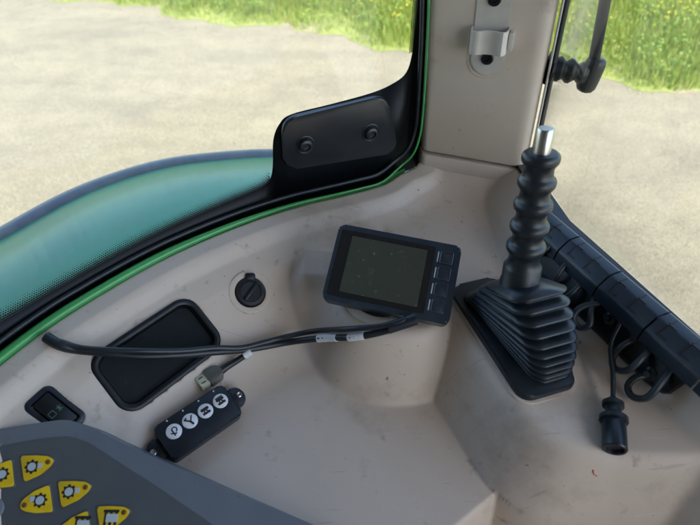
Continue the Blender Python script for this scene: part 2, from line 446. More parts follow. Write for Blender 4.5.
# belt clip on the pillar
nrm = V((-(PIL1.y-PIL0.y)*-1, -(PIL1.x-PIL0.x), 0)).normalized()   # towards the cab
nrm = V((PIL1.y-PIL0.y, -(PIL1.x-PIL0.x), 0)).normalized()
pc = V((.163, .605, 0))
pf0 = PP(491, 30, pc, nrm)
clip = thing('pillar_clip', 'pale grey plastic clip screwed to the beige pillar with two dark screws', 'clip', pf0)
axu = V((-.05, 0, 1)).normalized()
CF = frame(pf0, axu.cross(nrm)*-1, nrm)
if CF[1].x < 0: CF = (CF[0], -CF[1], -CF[2], CF[3])
def cp(u, v): 
    a = inv(CF, PP(u, v, pf0, nrm)); return a[0], a[1]
ct, cb = cp(495, -2), cp(488, 57)
k = 1 if ct[1] > cb[1] else -1
hh = abs(ct[1]-cb[1])
cw = .0365
pcx, pcy = (ct[0]+cb[0])/2, (ct[1]+cb[1])/2
o2 = fp(CF, pcx, pcy, 0)
CF2 = frame(o2, axu, nrm)      # x axis runs up the pillar
LL = hh+cw
bm = B(); ring_rim(bm, CF2, LL+.002, cw+.002, cw/2, [(.006, -.006), (.006, .0012), (.0045, .0024), (.0025, .0022), (.0015, -.004)], 10); obj('recess_rim', bm, M['beige_pillar'], clip)
bm = B(); prism(bm, rrect(LL, cw, cw/2-.001, 10), CF2, -.004, .0042, .0012); obj('backing_plate', bm, M['light_grey'], clip)
for q in (-1, 1):
    f3 = frame(fp(CF2, q*hh/2, 0, .0042), CF2[1], CF2[3])
    bm = B(); lathe(bm, [(.0072, -.001), (.0072, .0014), (.006, .0026), (.0036, .0026), (.003, .0008)], f3, 20); obj('screw', bm, M['black_dark'], clip)
# spring jaw: bent band
jaw = B(); sgn = 1 if CF2[2].x > 0 else -1
prof = [(.019, .003), (.0195, .014), (.018, .0195), (.0155, .0225), (.0115, .0235), (.0085, .0215), (.004, .0195), (-.002, .0190), (-.007, .0200), (-.0105, .0225), (-.0145, .0230), (-.0175, .0200), (-.0192, .015), (-.019, .003)]
th = .0022; outl = [(a*1.06, h+(th if abs(a) < .0185 else 0)) for a, h in prof]
jx = inv(CF2, PP(494, 37, pf0, nrm))[0]
for s0, s1 in ((-.0125, .0125),):
    ro = [[jaw.verts.new(fp(CF2, jx+s, a, h)) for a, h in outl] for s in (s0, s1)]
    ri = [[jaw.verts.new(fp(CF2, jx+s, a*.94, h-th)) for a, h in outl] for s in (s0, s1)]
    n = len(outl)
    for i in range(n-1):
        jaw.faces.new((ro[0][i], ro[0][i+1], ro[1][i+1], ro[1][i])); jaw.faces.new((ri[0][i+1], ri[0][i], ri[1][i], ri[1][i+1]))
        jaw.faces.new((ro[0][i+1], ro[0][i], ri[0][i], ri[0][i+1])); jaw.faces.new((ro[1][i], ro[1][i+1], ri[1][i+1], ri[1][i]))
    for q in (0, n-1): jaw.faces.new((ro[0][q], ro[1][q], ri[1][q], ri[0][q]))
obj('jaw', jaw, M['light_grey'], clip, sharp=50)
f3 = frame(fp(CF2, jx, sgn*.0235, .004), CF2[1], CF2[3])
bm = B(); prism(bm, rrect(.019, .005, .001), f3, -.005, .012, .0006); obj('release_tab', bm, M['light_grey'], clip)

# ------------------------------------------------------------------ SIDE WINDOW
win = thing('side_window', 'curved side window with black dotted border above the green frame', 'window', (sill[30].x, sill[30].y, -.40))
G = offset(sill, .024); G.append(G[-1]+(G[-1]-G[-3]).normalized()*.05)
GS = [0]
for p, q in zip(G, G[1:]): GS.append(GS[-1]+(q-p).length)
GA = np.array([[p.x, p.y] for p in G])
def gpt(s, z, out=0):
    s = max(0, min(GS[-1]-1e-6, s)); i = max(j for j in range(len(GS)-1) if GS[j] <= s)
    t = (s-GS[i])/(GS[i+1]-GS[i]); p = G[i].lerp(G[i+1], t); d = (G[i+1]-G[i]).normalized()
    i2 = min(i+1, len(G)-2); d2 = (G[i2+1]-G[i2]).normalized(); d = d.lerp(d2, t).normalized()
    return V((p.x-d.y*out, p.y+d.x*out, z)), V((d.x, d.y, 0)), V((d.y, -d.x, 0))
def hitglass(u, v):
    r = ray(u, v); best = None
    for i in range(len(G)-1):
        a, b = G[i], G[i+1]; e = b-a
        den = r.x*e.y-r.y*e.x
        if abs(den) < 1e-9: continue
        t = (a.x*e.y-a.y*e.x)/den; w = (a.x*r.y-a.y*r.x)/den
        if t > 0 and -1e-6 <= w <= 1.0001:
            if best is None or t < best[0]: best = (t, GS[i]+w*e.length, r.z*t)
    return (best[1], best[2]) if best else None
fr_px = [(-60, 352), (0, 321), (60, 286), (120, 252), (180, 222), (240, 196), (262, 186), (270, 178), (272.5, 165), (273, 140), (279, 124), (291, 114), (330, 104), (370, 93), (393, 83), (406, 72), (412, 52), (415, 25)]
fr_px = [(p.x, p.y) for p in catmull([V((u, v, 0)) for u, v in fr_px], 5)]
fz = [hitglass(u, v) for u, v in fr_px]
s_prev = -1; FS, FZ = [], []
for s, z in fz:
    s = max(s, s_prev+.0002); FS.append(s); FZ.append(z); s_prev = s
FS.append(s_prev+.0008); FZ.append(.40); FS.insert(0, 0); FZ.insert(0, FZ[0]+.0)
def ztop(s): return float(np.interp(s, FS, FZ))
S_ = sorted(set(list(np.arange(0, GS[-1], .004))+FS+[GS[-1]-1e-5]))
Vv, Ff = [], []
def slab(samples, zlo, zhi, o0, o1):
    vv, ff = [], []
    for s in samples:
        for o in (o0, o1):
            for z in (zlo(s), zhi(s)): vv.append(gpt(s, z, o)[0])
    for i in range(len(samples)-1):
        a = 4*i; b = a+4
        ff += [(a, b, b+1, a+1), (a+2, a+3, b+3, b+2), (a+1, b+1, b+3, a+3), (a, a+2, b+2, b)]
    n = 4*(len(samples)-1)
    ff += [(0, 1, 3, 2), (n, n+2, n+3, n+1)]
    return vv, ff
obj('glass_pane', slab(list(np.arange(0, GS[-1], .012))+[GS[-1]-1e-5], lambda s: -.392, lambda s: .40, 0, .004), M['glass'], win, sharp=0)
obj('ceramic_border', slab(S_, lambda s: -.391, ztop, -.0016, -.0006), M['frit'], win, sharp=0)
# dotted fringe
def fringe(samples):
    vv, ff, uv = [], [], []
    for s in samples:
        for k_ in (0, 1):
            vv.append(gpt(s, ztop(s)+.0001+k_*.0175, -.001)[0]); uv.append((s, k_*.0175))
    for i in range(len(samples)-1): ff.append((2*i, 2*i+2, 2*i+3, 2*i+1))
    return vv, ff, uv
s_end = hitglass(270, 179)[0]
vv, ff, uv = fringe([s for s in S_ if s <= s_end])
# vertical fringe beside the pillar
s_r = FS[-2]; z_lo = hitglass(412, 52)[1]; n0 = len(vv)
for z in np.arange(z_lo, .40, .02):
    for k_ in (0, 1): vv.append(gpt(s_r-.0001-k_*.0075, z, -.001)[0]); uv.append((z, k_*.0075))
m_ = (len(vv)-n0)//2
for i in range(m_-1): ff.append((n0+2*i, n0+2*i+2, n0+2*i+3, n0+2*i+1))
obj('dotted_edge', (vv, ff, uv), M['dots'], win, sharp=0)
# rubber seal at the foot of the pane, green frame strip
def frame_path(o, dz):
    p = [V((q.x, q.y, SILL+dz)) for q in offset(sill, o)][:-9]
    return p
fpth = frame_path(.0060, .0015); e = fpth[-1]
up = [V((.070-.004, .604+.004, -.366)), V((.084, .6155, -.350)), V((.0915, .621, -.325)), V((.0925, .6225, -.29)), V((.0905, .624, -.22)), V((.0865, .625, -.15)), V((.07, .626, .10)), V((.055, .626, .40))]
bm = B(); tube(bm, fpth[::4]+up, lambda t: .0050-.0034*min(1, max(0, (t-.42)/.22)), 12, 5); obj('frame_strip', bm, M['green'], win)
spth = [V((q.x, q.y, SILL+.009)) for q in offset(sill, .0155)][:-9]
bm = B(); tube(bm, spth[::4]+[p+V((-.006, .006, .006)) for p in up[:3]]+[p+V((-.0065, .004, 0)) for p in up[3:]], .0028, 10, 5); obj('rubber_seal', bm, M['rubber'], win)
# painted wall of the cab below the glass
vv, ff = [], []
sp_ = offset(sill, .012)[:-3:2]
so_ = offset(sill, .026)[:-3:2]
for a_, b_ in zip(sp_, so_):
    vv += [V((a_.x, a_.y, -.378)), V((b_.x, b_.y, -.392)), V((b_.x, b_.y, -1.25)), V((a_.x, a_.y, -1.25))]
for i in range(len(sp_)-1):
    for k_ in range(4): ff.append((4*i+k_, 4*i+(k_+1) % 4, 4*i+4+(k_+1) % 4, 4*i+4+k_))
obj('lower_panel', (vv, ff), M['green'], win)

# hinge plate on the glass
s1, z1 = hitglass(331, 134); o_, tx, nn = gpt(s1, z1, -.002)
HF = frame(o_, tx, nn)
def hp(u, v): a_ = inv(HF, PP(u, v, o_, nn)); return (a_[0], a_[1])
poly = [hp(u, v) for u, v in ((279, 118), (385, 92), (396, 150), (282, 168))]
hin = thing('window_hinge', 'black rounded hinge plate with two bolts fixed in the corner of the side window', 'hinge', o_)
ar = sum(poly[i][0]*poly[(i+1) % 4][1]-poly[(i+1) % 4][0]*poly[i][1] for i in range(4))
if ar < 0: poly = poly[::-1]
bm = B(); prism(bm, roundpoly(poly, [.02]*4, 8), HF, -.0, .0075, .003, 3); obj('plate', bm, M['plate'], hin)
for u, v in ((303, 142), (368, 130)):
    a_, b_ = hp(u, v); f3 = frame(fp(HF, a_, b_, .0075), HF[1], HF[3])
    bm = B(); lathe(bm, [(.0115, -.001), (.0115, .0006), (.0105, .0012), (.0092, .0008), (.0088, .0022), (.0075, .0052), (.0048, .0062), (.0042, .0040), (.0015, .0036)], f3, 28)
    obj('bolt', bm, M['rubber'], hin)

# ------------------------------------------------------------------ FENDER outside
fen = thing('rear_fender', 'glossy green curved fender with grey rubber lip outside the side window', 'fender', (-.4, .8, -.6))
inner = offset(sill, .03)
out_px = [(-420, 640), (-260, 430), (-130, 310), (-60, 270), (0, 238), (80, 194), (160, 167), (230, 158), (275, 156), (340, 158), (420, 166), (480, 178)]
oc = catmull([PZ(u, v, -.56) for u, v in out_px], 6)
n = 150
def resample(P, n):
    P = [V((p[0], p[1], 0)) for p in P]; L = [0]
    for a_, b_ in zip(P, P[1:]): L.append(L[-1]+(b_-a_).length)
    o = []
    for i in range(n):
        t = L[-1]*i/(n-1); j = min(len(P)-2, max(k_ for k_ in range(len(L)) if L[k_] <= t+1e-9)); 
        o.append(P[j].lerp(P[j+1], (t-L[j])/(L[j+1]-L[j])))
    return o
ic = resample([(p.x, p.y) for p in inner]+[(.30, .66)], n); occ = resample([(p.x, p.y) for p in oc], n)
for _ in range(6):
    for L_ in (ic, occ): L_[1:-1] = [(L_[i-1]+L_[i]*2+L_[i+1])/4 for i in range(1, n-1)]
bm = B(); rows = []
for a_, b_ in zip(ic, occ):
    row = []
    for j in range(15):
        t = j/14; p = a_.lerp(b_, t); z = -.47-.03*t-.062*t**3
        row.append(bm.verts.new((p.x, p.y, z)))
    for dz in (.03, .09, .2): row.append(bm.verts.new((b_.x+(b_-a_).normalized().x*.004, b_.y+(b_-a_).normalized().y*.004, -.562-dz)))
    rows.append(row)
for p, q in zip(rows, rows[1:]):
    for j in range(len(p)-1): bm.faces.new((p[j], p[j+1], q[j+1], q[j]))
bmesh.ops.solidify(bm, geom=list(bm.faces), thickness=.003)
obj('fender_panel', bm, M['fender'], fen, sharp=60)
bm = B(); lip = [b_+(b_-a_).normalized()*.006+V((0, 0, -.562)) for a_, b_ in zip(ic, occ)]
tube(bm, lip[::4], .022, 12, 3, squash=.5); obj('rubber_lip', bm, M['fender_rim'], fen)

# ------------------------------------------------------------------ RIGHT WINDOW
rw = thing('rear_window', 'flat dusty window to the right of the pillar overlooking the gravel yard', 'window', (.27, .3, -.36))
ra, rb = V((.232, .600)), V((.246, .470)); rc, rd_ = V((.312, .285)), V((.450, -.065))
pl_ = [ra, rb, rc, rd_]
def slab2(pl, z0, z1, t):
    vv, ff = [], []; ofs = offset(pl, t)
    for a_, b_ in zip(pl, ofs): vv += [V((*a_, z0)), V((*a_, z1)), V((*b_, z1)), V((*b_, z0))]
    for i in range(len(pl)-1):
        for k_ in range(4): ff.append((4*i+k_, 4*i+(k_+1) % 4, 4*i+4+(k_+1) % 4, 4*i+4+k_))
    m = 4*(len(pl)-1); ff += [(0, 1, 2, 3), (m, m+3, m+2, m+1)]
    return vv, ff
obj('glass_pane', slab2(pl_, -.35, .40, .004), M['glass'], rw, sharp=0)
obj('window_seal', slab2([p+V((-.016, -.006)) for p in pl_], -.40, -.350, .017), M['plate'], rw)
obj('lower_panel', slab2([p+V((0.002, 0)) for p in pl_], -1.25, -.372, .014), M['green'], rw)

# gas strut and ball joint
jb = PY(552, 68, .605); je = PY(589, 74, .60)
strut = thing('gas_strut', 'black gas strut with ribbed rubber boot fixed beside the pillar', 'gas strut', jb)
ax = (je-jb).normalized(); L = (je-jb).length
JF = frame(jb, (0, 0, 1), ax)
bm = B(); prof = [(.019, -.004), (.019, -.001), (.0125, .000), (.0135, L*.10), (.0145, L*.18), (.0100, L*.32), (.0140, L*.44), (.0140, L*.50), (.0090, L*.66), (.0125, L*.76), (.0120, L*.90)]
prof = [(float(np.interp(t, range(len(prof)), [p[0] for p in prof])), float(np.interp(t, range(len(prof)), [p[1] for p in prof]))) for t in np.linspace(0, len(prof)-1, 41)]
lathe(bm, prof, JF, 28); obj('rubber_boot', bm, M['black_dark'], strut, sharp=80)
f3 = frame(je+V((0, 0, -.020)), (1, 0, 0), (.12, 0, 1)); bm = B()
lathe(bm, [(.005, -.001), (.009, .001), (.0112, .005), (.0118, .014), (.0118, .032), (.0105, .037), (.008, .039)], f3, 24)
obj('ball_socket', bm, M['black_dark'], strut)
bm = B(); rt = PY(606, -4, .60); r0 = je+V((.001, 0, .015)); dirr = (rt-r0).normalized()
f3 = frame(r0, (1, 0, 0), dirr); lathe(bm, [(.0062, 0), (.0062, .40)], f3, 20); obj('cylinder', bm, M['frit'], strut)

# ------------------------------------------------------------------ LEVER
lev = thing('control_lever', 'black ribbed lever sleeve with bare steel tip rising from a rubber bellows boot', 'lever', (.158, .343, -.40))
LA = V((.3, -.954, 0)).normalized()
pcen = V((.158, .343, -.3995))
LF = frame(pcen, LA, (0, 0, 1))
bm = B(); prism(bm, rrect(.156, .066, .016, 6), LF, -.006, .0012, .0008); obj('gasket', bm, M['beige'], lev)
bm = B(); prism(bm, rrect(.150, .060, .013, 6), LF, -.004, .0075, .003, 3); obj('base_plate', bm, M['rubber'], lev)
ltop = V((.1595, .354, -.337)); tip = PY(546, 128, .372)
bm = B(); NF = 10; loops = []
def bl(c, ex, hl, hw, r, tilt, n=9):
    """rounded rectangle loop, tilted about the rear end"""
    pts = []
    Xd = (ex+V((0, 0, tilt))).normalized(); Yd = V((0, 0, 1)).cross(ex).normalized()
    for a_, b_ in rrect(2*hl, 2*hw, min(r, hw*.98, hl*.98), n): pts.append(c+Xd*a_+Yd*b_)
    return pts
NF = 9; SUBF = 8; tot = NF*SUBF
tl = inv(LF, ltop)
def loopat(front, rear, hw, cy, z, amp, ridge, tilt):
    hl = (front-rear)/2; cx = (front+rear)/2; pts = []
    for a_, b_ in rrect(2*hl, 2*hw, min(.019, hw*.97, hl*.97), 12):
        w_ = min(1, max(.30, (a_/hl+1.0)/1.2)); l_ = math.hypot(a_, b_*1.2)+1e-6
        o = amp*w_*(ridge-.5)
        dz_ = -tilt*max(0, a_+hl)+.0
        pts.append(fp(LF, cx+a_+o*a_/l_*1.15, cy+b_+o*b_*1.2/l_, z+dz_))
    return pts
def fan(t, ridge, amp, shrink=1.0):
    # rear ends converge on the plate, front ends rise: the pleats open like a fan
    ra2, rh = -.030-.030*min(1, t*1.5)**.7, .008+.042*(1-t)**3.0
    fa = .021*(1-t)**1.2+.060*(1-(1-t)**1.2)+.010*math.sin(math.pi*t); fh = .008+.068*(1-t)**1.05
    L_ = math.hypot(fa-ra2, fh-rh); hl = L_/2*shrink; hw = (.0255+.0030*math.sin(math.pi*t)-.001*t)*shrink
    ex = ((fa-ra2)/L_, (fh-rh)/L_); cy = tl[1]*(1-t)
    ca_, ch = (fa+ra2)/2, (fh+rh)/2; pts = []
    for a_, b_ in rrect(2*hl, 2*hw, min(.012, hw*.97, hl*.97), 12):
        w_ = min(1, max(.28, (a_/hl+1.0)/1.3)); l_ = math.hypot(a_, b_*1.2)+1e-6; o = amp*w_*(ridge-.5)
        a2 = a_+o*a_/l_*1.2; pts.append(fp(LF, ca_+a2*ex[0], cy+.0045*t+(b_+o*b_*1.2/l_)*(1-.30*max(0, a_/hl)*min(1, .25+t))+.005*max(0, a_/hl)*t, ch+a2*ex[1]))
    return pts
loops.append([p_+V((0, 0, .003)) for p_ in fan(0, .5, 0, .5)])
for i in range(tot+1):
    ridge = abs(math.cos(math.pi*i/SUBF))**.95
    loops.append(fan(i/tot, ridge, .0115))
loft(bm, loops); obj('bellows_boot', bm, M['rubber'], lev, sharp=0)
axl = (tip-ltop).normalized(); Ls = (tip-ltop).length
SF = frame(ltop, (1, 0, 0), axl)
bm = B(); prof = [(.0185, -.012), (.0185, .002), (.0175, .003), (.0172, .019), (.0160, .0205)]
h = .024; ks = (Ls-.020-.024)
for i in range(5):
    b0 = h+ks*i/5; kk = ks/5; sc_ = 1-.03*i
    prof += [(.0140*sc_, b0+kk*.04), (.0136*sc_, b0+kk*.30), (.0141*sc_, b0+kk*.46), (.0166*sc_, b0+kk*.62), (.0172*sc_, b0+kk*.68), (.0173*sc_, b0+kk*.84), (.0166*sc_, b0+kk*.92), (.0146*sc_, b0+kk*.99)]
prof += [(.0115, Ls-.020)]
lathe(bm, prof, SF, 36); obj('ribbed_sleeve', bm, M['rubber'], lev, sharp=70)
bm = B(); lathe(bm, [(.0068, Ls-.03), (.0068, Ls-.0015), (.0058, Ls), (.003, Ls)], SF, 24); obj('steel_rod', bm, M['steel'], lev)

# ------------------------------------------------------------------ DISPLAY
dn = V((-.06, -.50, .86)).normalized(); dc = PD(391, 274, .53)
q = [PP(u, v, dc, dn) for u, v in ((343, 225), (464, 246), (447, 326), (318, 297))]
cen = sum(q, V((0, 0, 0)))/4; xr = (q[1]+q[2]-q[0]-q[3])
DF = frame(cen, xr, dn); dw = xr.length/2; dh = (q[0]+q[1]-q[2]-q[3]).length/2
print('display', dw, dh, cen)
dis = thing('display_monitor', 'small black display monitor switched off, tilted on a round mount on the pedestal', 'monitor', (.036, .392, -.405))
bm = B(); prism(bm, rrect(dw-.006, dh-.006, .006), DF, -.024, -.010, .0)
prism(bm, rrect(dw, dh, .0065, 9), DF, -.014, .0, .0022, 3, both=True); hs = obj('housing', bm, M['cover'], dis)
bm = B(); prism(bm, rrect(dw*.765, dh*.86, .002), frame(fp(DF, -dw*.085, 0, 0), DF[1], DF[3]), -.001, .0004); sg = obj('screen_border', bm, M['bezel'], dis)
bm = B(); prism(bm, rrect(dw*.615, dh*.73, .001), frame(fp(DF, -dw*.068, 0, .0004), DF[1], DF[3]), 0, .0003); obj('screen', bm, M['screen'], sg)
for i in range(4):
    f3 = frame(fp(DF, dw*.393, dh*(.31-.205*i), 0), DF[1], DF[3])
    bm = B(); ring_rim(bm, f3, dh*.165, dh*.165, .002, [(0, -.001), (.0, .0008), (-.0006, .0012), (-.0014, .0008), (-.0016, .0002)]); prism(bm, rrect(dh*.145, dh*.145, .0015), f3, -.0005, .0005, .0002)
    bt = obj('button', bm, M['cover'], dis)
    f4 = frame(fp(DF, dw*.327, dh*(.31-.205*i), 0), DF[1], DF[3])
    bm = B(); prism(bm, rrect(.0012, dh*.135, .0005, 2), f4, 0, .0004); obj('mark', bm, M['icon_grey'], bt)
bm = B()
MF = frame(V((.034, .392, -.3975)), (1, 0, 0), (0, 0, 1))
lathe(bm, [(.040, -.004), (.040, .002), (.038, .004), (.033, .0046)], MF, 40); obj('mount_ring', bm, M['light_grey'], dis)
bm = B(); lathe(bm, [(.031, .003), (.031, .007), (.028, .010), (.013, .013), (.012, .02)], MF, 32)
tube(bm, [V((.034, .392, -.385)), cen-DF[3]*.020], .011, 16, 0); obj('mount_foot', bm, M['black_dark'], dis)

# ------------------------------------------------------------------ CABLES
def above(u, v, h): return hit(u, v, h)
har = thing('cable_harness', 'black twin cable harness with white labels running from display monitor to window ledge', 'cable', above(250, 348, .01))
p0 = fp(DF, dw*.20, -dh*.47, -.018)
main = [p0, above(408, 323, .020), above(385, 331, .016), above(355, 337, .020), above(325, 338, .024), above(290, 342, .02), above(250, 349, .016), above(215, 352, .020), above(180, 355, .024), above(140, 356, .022), above(105, 353, .016), above(80, 350, .010), above(60, 345, .006), above(46, 337, .004)]
up_ = lambda k: V((0, 0, k))
bm = B(); tube(bm, main, lambda t: .0036+.0014*min(1, max(0, (t-.80)/.1)), 12, 10); obj('main_cable', bm, M['rubber'], har)
sec = [p0+V((.004, 0, .004)), above(408, 319, .024), above(382, 326, .022), above(350, 329, .026), above(315, 331, .028), above(285, 337, .025), above(262, 343, .022), above(240, 348, .022), above(215, 348, .026), above(180, 351, .028), above(140, 351, .028), above(105, 350, .020), above(80, 348, .014), above(60, 342, .009)]
bm = B(); tube(bm, sec, .0030, 12, 10); obj('second_cable', bm, M['rubber'], har)
bm = B(); a0, a1 = above(388, 328, .020), above(416, 319, .024); tube(bm, [a1, (a0+a1)/2, a0], .0062, 14, 4); obj('cable_sleeve', bm, M['black'], har)
mc = catmull(main, 10)
def near(u, v, path):
    best = None
    for i, p in enumerate(path):
        dpt = p.y*cP-p.z*sP; uu = 350+F*p.x/dpt; vv_ = 262.5-F*(p.y*sP+p.z*cP)/dpt
        e_ = (uu-u)**2+(vv_-v)**2
        if best is None or e_ < best[0]: best = (e_, i)
    return best[1]
for (u0, u1) in ((318, 338), (348, 363)):
    i0, i1 = near(u0, 338, mc), near(u1, 336, mc)
    seg = mc[min(i0, i1):max(i0, i1)+1]
    bm = B(); tube(bm, seg, .0042, 14, 0); lb = obj('paper_label', bm, M['white'], har)
    pm = seg[len(seg)//2]; d_ = (seg[0]-seg[-1]).normalized(); nn_ = (-pm).normalized()
    f3 = frame(pm+(nn_-d_*nn_.dot(d_)).normalized()*.0043, d_, nn_)
    bm = B()
    for k_, w_ in enumerate((.004, .002, .002, .003)):
        prism(bm, rrect(w_*.6, .0014, .0002, 1), frame(fp(f3, -.0075+k_*.0042, 0, 0), f3[1], f3[3]), -.0008, .0002)
    obj('print', bm, M['ink'], lb)
# plug lead
pl0 = hit(205, 381, .004); pl1 = hit(221, 371, .006)
plug = thing('plug_lead', 'short black lead ending in a grey cream connector beside the four button remote', 'cable', pl0)
bm = B(); tube(bm, [pl1, hit(228, 366, .008), hit(238, 360, .012), hit(250, 352, .018)], lambda t: .0042-.0012*t, 12, 6); obj('lead', bm, M['rubber'], plug)
bm = B(); tube(bm, [hit(244, 356, .015), hit(251, 351, .019)], .0040, 12, 2); obj('tape', bm, M['white'], plug)
dx_ = (pl0-pl1).normalized(); f3 = frame((pl0+pl1)/2, dx_, (0, 0, 1))
bm = B(); prism(bm, roundpoly([(-.010, -.004), (-.006, -.0085), (.007, -.009), (.007, .009), (-.006, .0085), (-.010, .004)], .002), f3, -.004, .005, .0015); obj('plug_hood', bm, M['hood'], plug)
bm = B(); prism(bm, rrect(.010, .0145, .001), frame(fp(f3, .0115, 0, 0), f3[1], f3[3]), -.0025, .0035, .0005)
pp_ = obj('contact_block', bm, M['pin'], plug)
bm = B()
for yy in (-.0035, .0035): prism(bm, rrect(.005, .0016, .0003, 1), frame(fp(f3, .012, yy, .0035), f3[1], f3[3]), 0, .0004)
obj('contact', bm, M['hood'], pp_)

# ------------------------------------------------------------------ REMOTE
rq = [hit(u, v) for u, v in ((154, 434), (222, 388), (241, 420), (173, 466))]
RF0 = fitframe(rq, rq[1]-rq[0])
ra_, rb_ = hit(157, 444), hit(241, 394)
rx = (hit(240, 397)-hit(172, 443)); RF = frame(sum(rq, V((0, 0, 0)))/4+RF0[3]*.004, rx, RF0[3])
rl = ((rq[1]-rq[0]).length+(rq[2]-rq[3]).length)/2; rh = ((rq[3]-rq[0]).length+(rq[2]-rq[1]).length)/2
print('remote', rl, rh, RF[0], RF[3])
rem = thing('remote_control', 'black remote control with four round white buttons lying on the beige tray', 'remote control', RF[0])
bm = B(); prism(bm, rrect(rl, rh, .005), RF, 0, .0125, .002, 3); bd = obj('casing', bm, M['black'], rem)
for s_ in (-1, 1):
    yo = .25*rh*(-s_ if False else s_)*-0.0
    f3 = frame(fp(RF, s_*(rl/2+.0045), .001, 0), RF[1], RF[3])
    bm = B(); prism(bm, rrect(.020, .022, .0095, 6), f3, 0, .0045, .001); er = obj('ear', bm, M['black'], rem)
    bm = B(); lathe(bm, [(.0030, 0), (.0030, .0056), (.0022, .0062), (.0012, .0052)], frame(fp(f3, s_*.0048, 0, 0), RF[1], RF[3]), 16); obj('eyelet', bm, M['steel'], er)
for i in range(4):
    u_, v_ = ((174, 431.5), (190, 421), (205.5, 411), (220.5, 401))[i]
    a_, b_, _ = inv(RF, PP(u_, v_, fp(RF, 0, 0, .0125), RF[3]))
    bf = frame(fp(RF, a_, b_, .0125), RF[1], RF[3])
    bm = B(); lathe(bm, [(.0074, -.001), (.0074, .0005), (.0068, .0010)], bf, 28); bt = obj('round_button', bm, M['white'], rem)
    bm = B(); z0, z1_ = .0009, .0013
    def bar(x0, y0, x1, y1, w=.0012): prism(bm, rrect(math.hypot(x1-x0, y1-y0)+w, w, .0002, 1), frame(fp(bf, (x0+x1)/2, (y0+y1)/2, 0), bf[1]*(x1-x0)+bf[2]*(y1-y0), bf[3]), z0, z1_+random.random()*.0001)
    if i == 0:
        for k_ in range(9):
            a0_ = math.radians(-70+30*k_); a1_ = math.radians(-70+30*(k_+1)); bar(.001+.0024*math.cos(a0_), .001+.0024*math.sin(a0_), .001+.0024*math.cos(a1_), .001+.0024*math.sin(a1_), .001)
        bar(-.001, -.004, -.001, .002); bar(-.003, -.001, .001, -.003)
    elif i == 1:
        bar(-.004, .003, 0, -.001, .0016); bar(0, -.001, .0035, .0035); bar(0, -.001, .001, -.004, .002); bar(-.004, .003, -.002, .004)
    else:
        prism(bm, rrect(.0085, .003, .0012, 3, 0, .0018), bf, z0, z1_); bar(-.003, -.0025, .003, -.0025, .0022)
        bar(-.003, -.003, -.001, 0); bar(.003, -.003, .001, 0)
        if i == 3: bar(-.0035, .004, .0035, .004, .0009)
    obj('button_symbol', bm, M['ink'], bt)
    bm = B(); lathe(bm, [(.0009, 0), (.0009, .0004)], frame(fp(RF, a_+.000, b_+.0125, .0125), RF[1], RF[3]), 10); obj('indicator', bm, M['icon_grey'], bd)

# ------------------------------------------------------------------ CABLE ORGANISER by right window
oa = PZ(553, 232, -.348); ob = PZ(716, 391, -.348)
oa = V((.212, .450, -.356)); ob = V((.287, .267, -.356))
org = thing('cable_gland_rail', 'black segmented cable rail with looped leads below the right window', 'cable rail', (oa+ob)/2)
dx = (ob-oa).normalized(); Lr = (ob-oa).length
OFm = frame(oa, dx, (0, 0, 1))           # y axis: to the left of travel = outwards (away from cab)?
iny = -1 if OFm[2].x > 0 else 1           # sign of the cab side
def yo(v): return -iny*v                  # positive = outwards
def op(a_, y_, z_): return fp(OFm, a_, yo(y_), z_)
# body: cross section swept along
def sweep(bm, sec, a0, a1):
    R = [[bm.verts.new(op(a_, y_, z_)) for y_, z_ in sec] for a_ in (a0, a1)]; m = len(sec)
    for i in range(m): bm.faces.new((R[0][i], R[0][(i+1) % m], R[1][(i+1) % m], R[1][i]))
    bm.faces.new(R[0][::-1]); bm.faces.new(R[1])
back = roundpoly([(.010, .011), (-.004, .004), (-.021, -.027), (-.014, -.036), (.016, -.036)], [.002, .004, .006, .003, .003], 4)
bm = B(); rings_ = []
cyb, czb = sum(p[0] for p in back)/len(back), sum(p[1] for p in back)/len(back)
for a_, k_ in ((-.02, 1), (Lr-.022, 1), (Lr-.010, .96), (Lr-.003, .86), (Lr+.001, .70), (Lr+.002, .4)): rings_.append([op(a_, cyb+.003*(1-k_)+(y_-cyb)*(.5+.5*k_), czb+.012*(1-k_)+(z_-czb)*k_) for y_, z_ in back])
loft(bm, rings_); obj('housing', bm, M['black_dark'], org)
# hinged cover segments over the top
cover = roundpoly([(.0145, .0160), (.0120, .0222), (-.002, .0215), (-.0125, .0105), (-.0150, -.002), (-.0130, -.003), (-.0100, .0085), (-.0010, .0180), (.0100, .0185), (.0130, .0140)], .0025, 3)
CL = Lr+.07
nseg = 5; segL = (CL+.02)/nseg
for i in range(nseg):
    a0 = -.02+segL*i; bm = B(); sweep(bm, cover, a0+.0010, a0+segL-.0010)
    cv = obj('cover_segment', bm, M['cover'], org)
    # jigsaw joints and latches
    bm = B()
    for da in (.010, segL*.58):
        for (y0, z0, w_, h_, ny, nz) in ((.0035, .0216, .0016, .012, 0, 1), (-.0068, .0165, .0016, .010, -.70, .72)):
            f3 = frame(op(a0+da, y0, z0), dx, OFm[2]*yo(ny)+OFm[3]*nz); prism(bm, rrect(w_, h_, .0004), f3, -.002, .0006)
            f3 = frame(op(a0+da+.004, y0, z0), dx, OFm[2]*yo(ny)+OFm[3]*nz); prism(bm, rrect(.009, .0014, .0004, 4, 0, -.0035), f3, -.002, .0006)
    obj('latch', bm, M['ink'], cv)
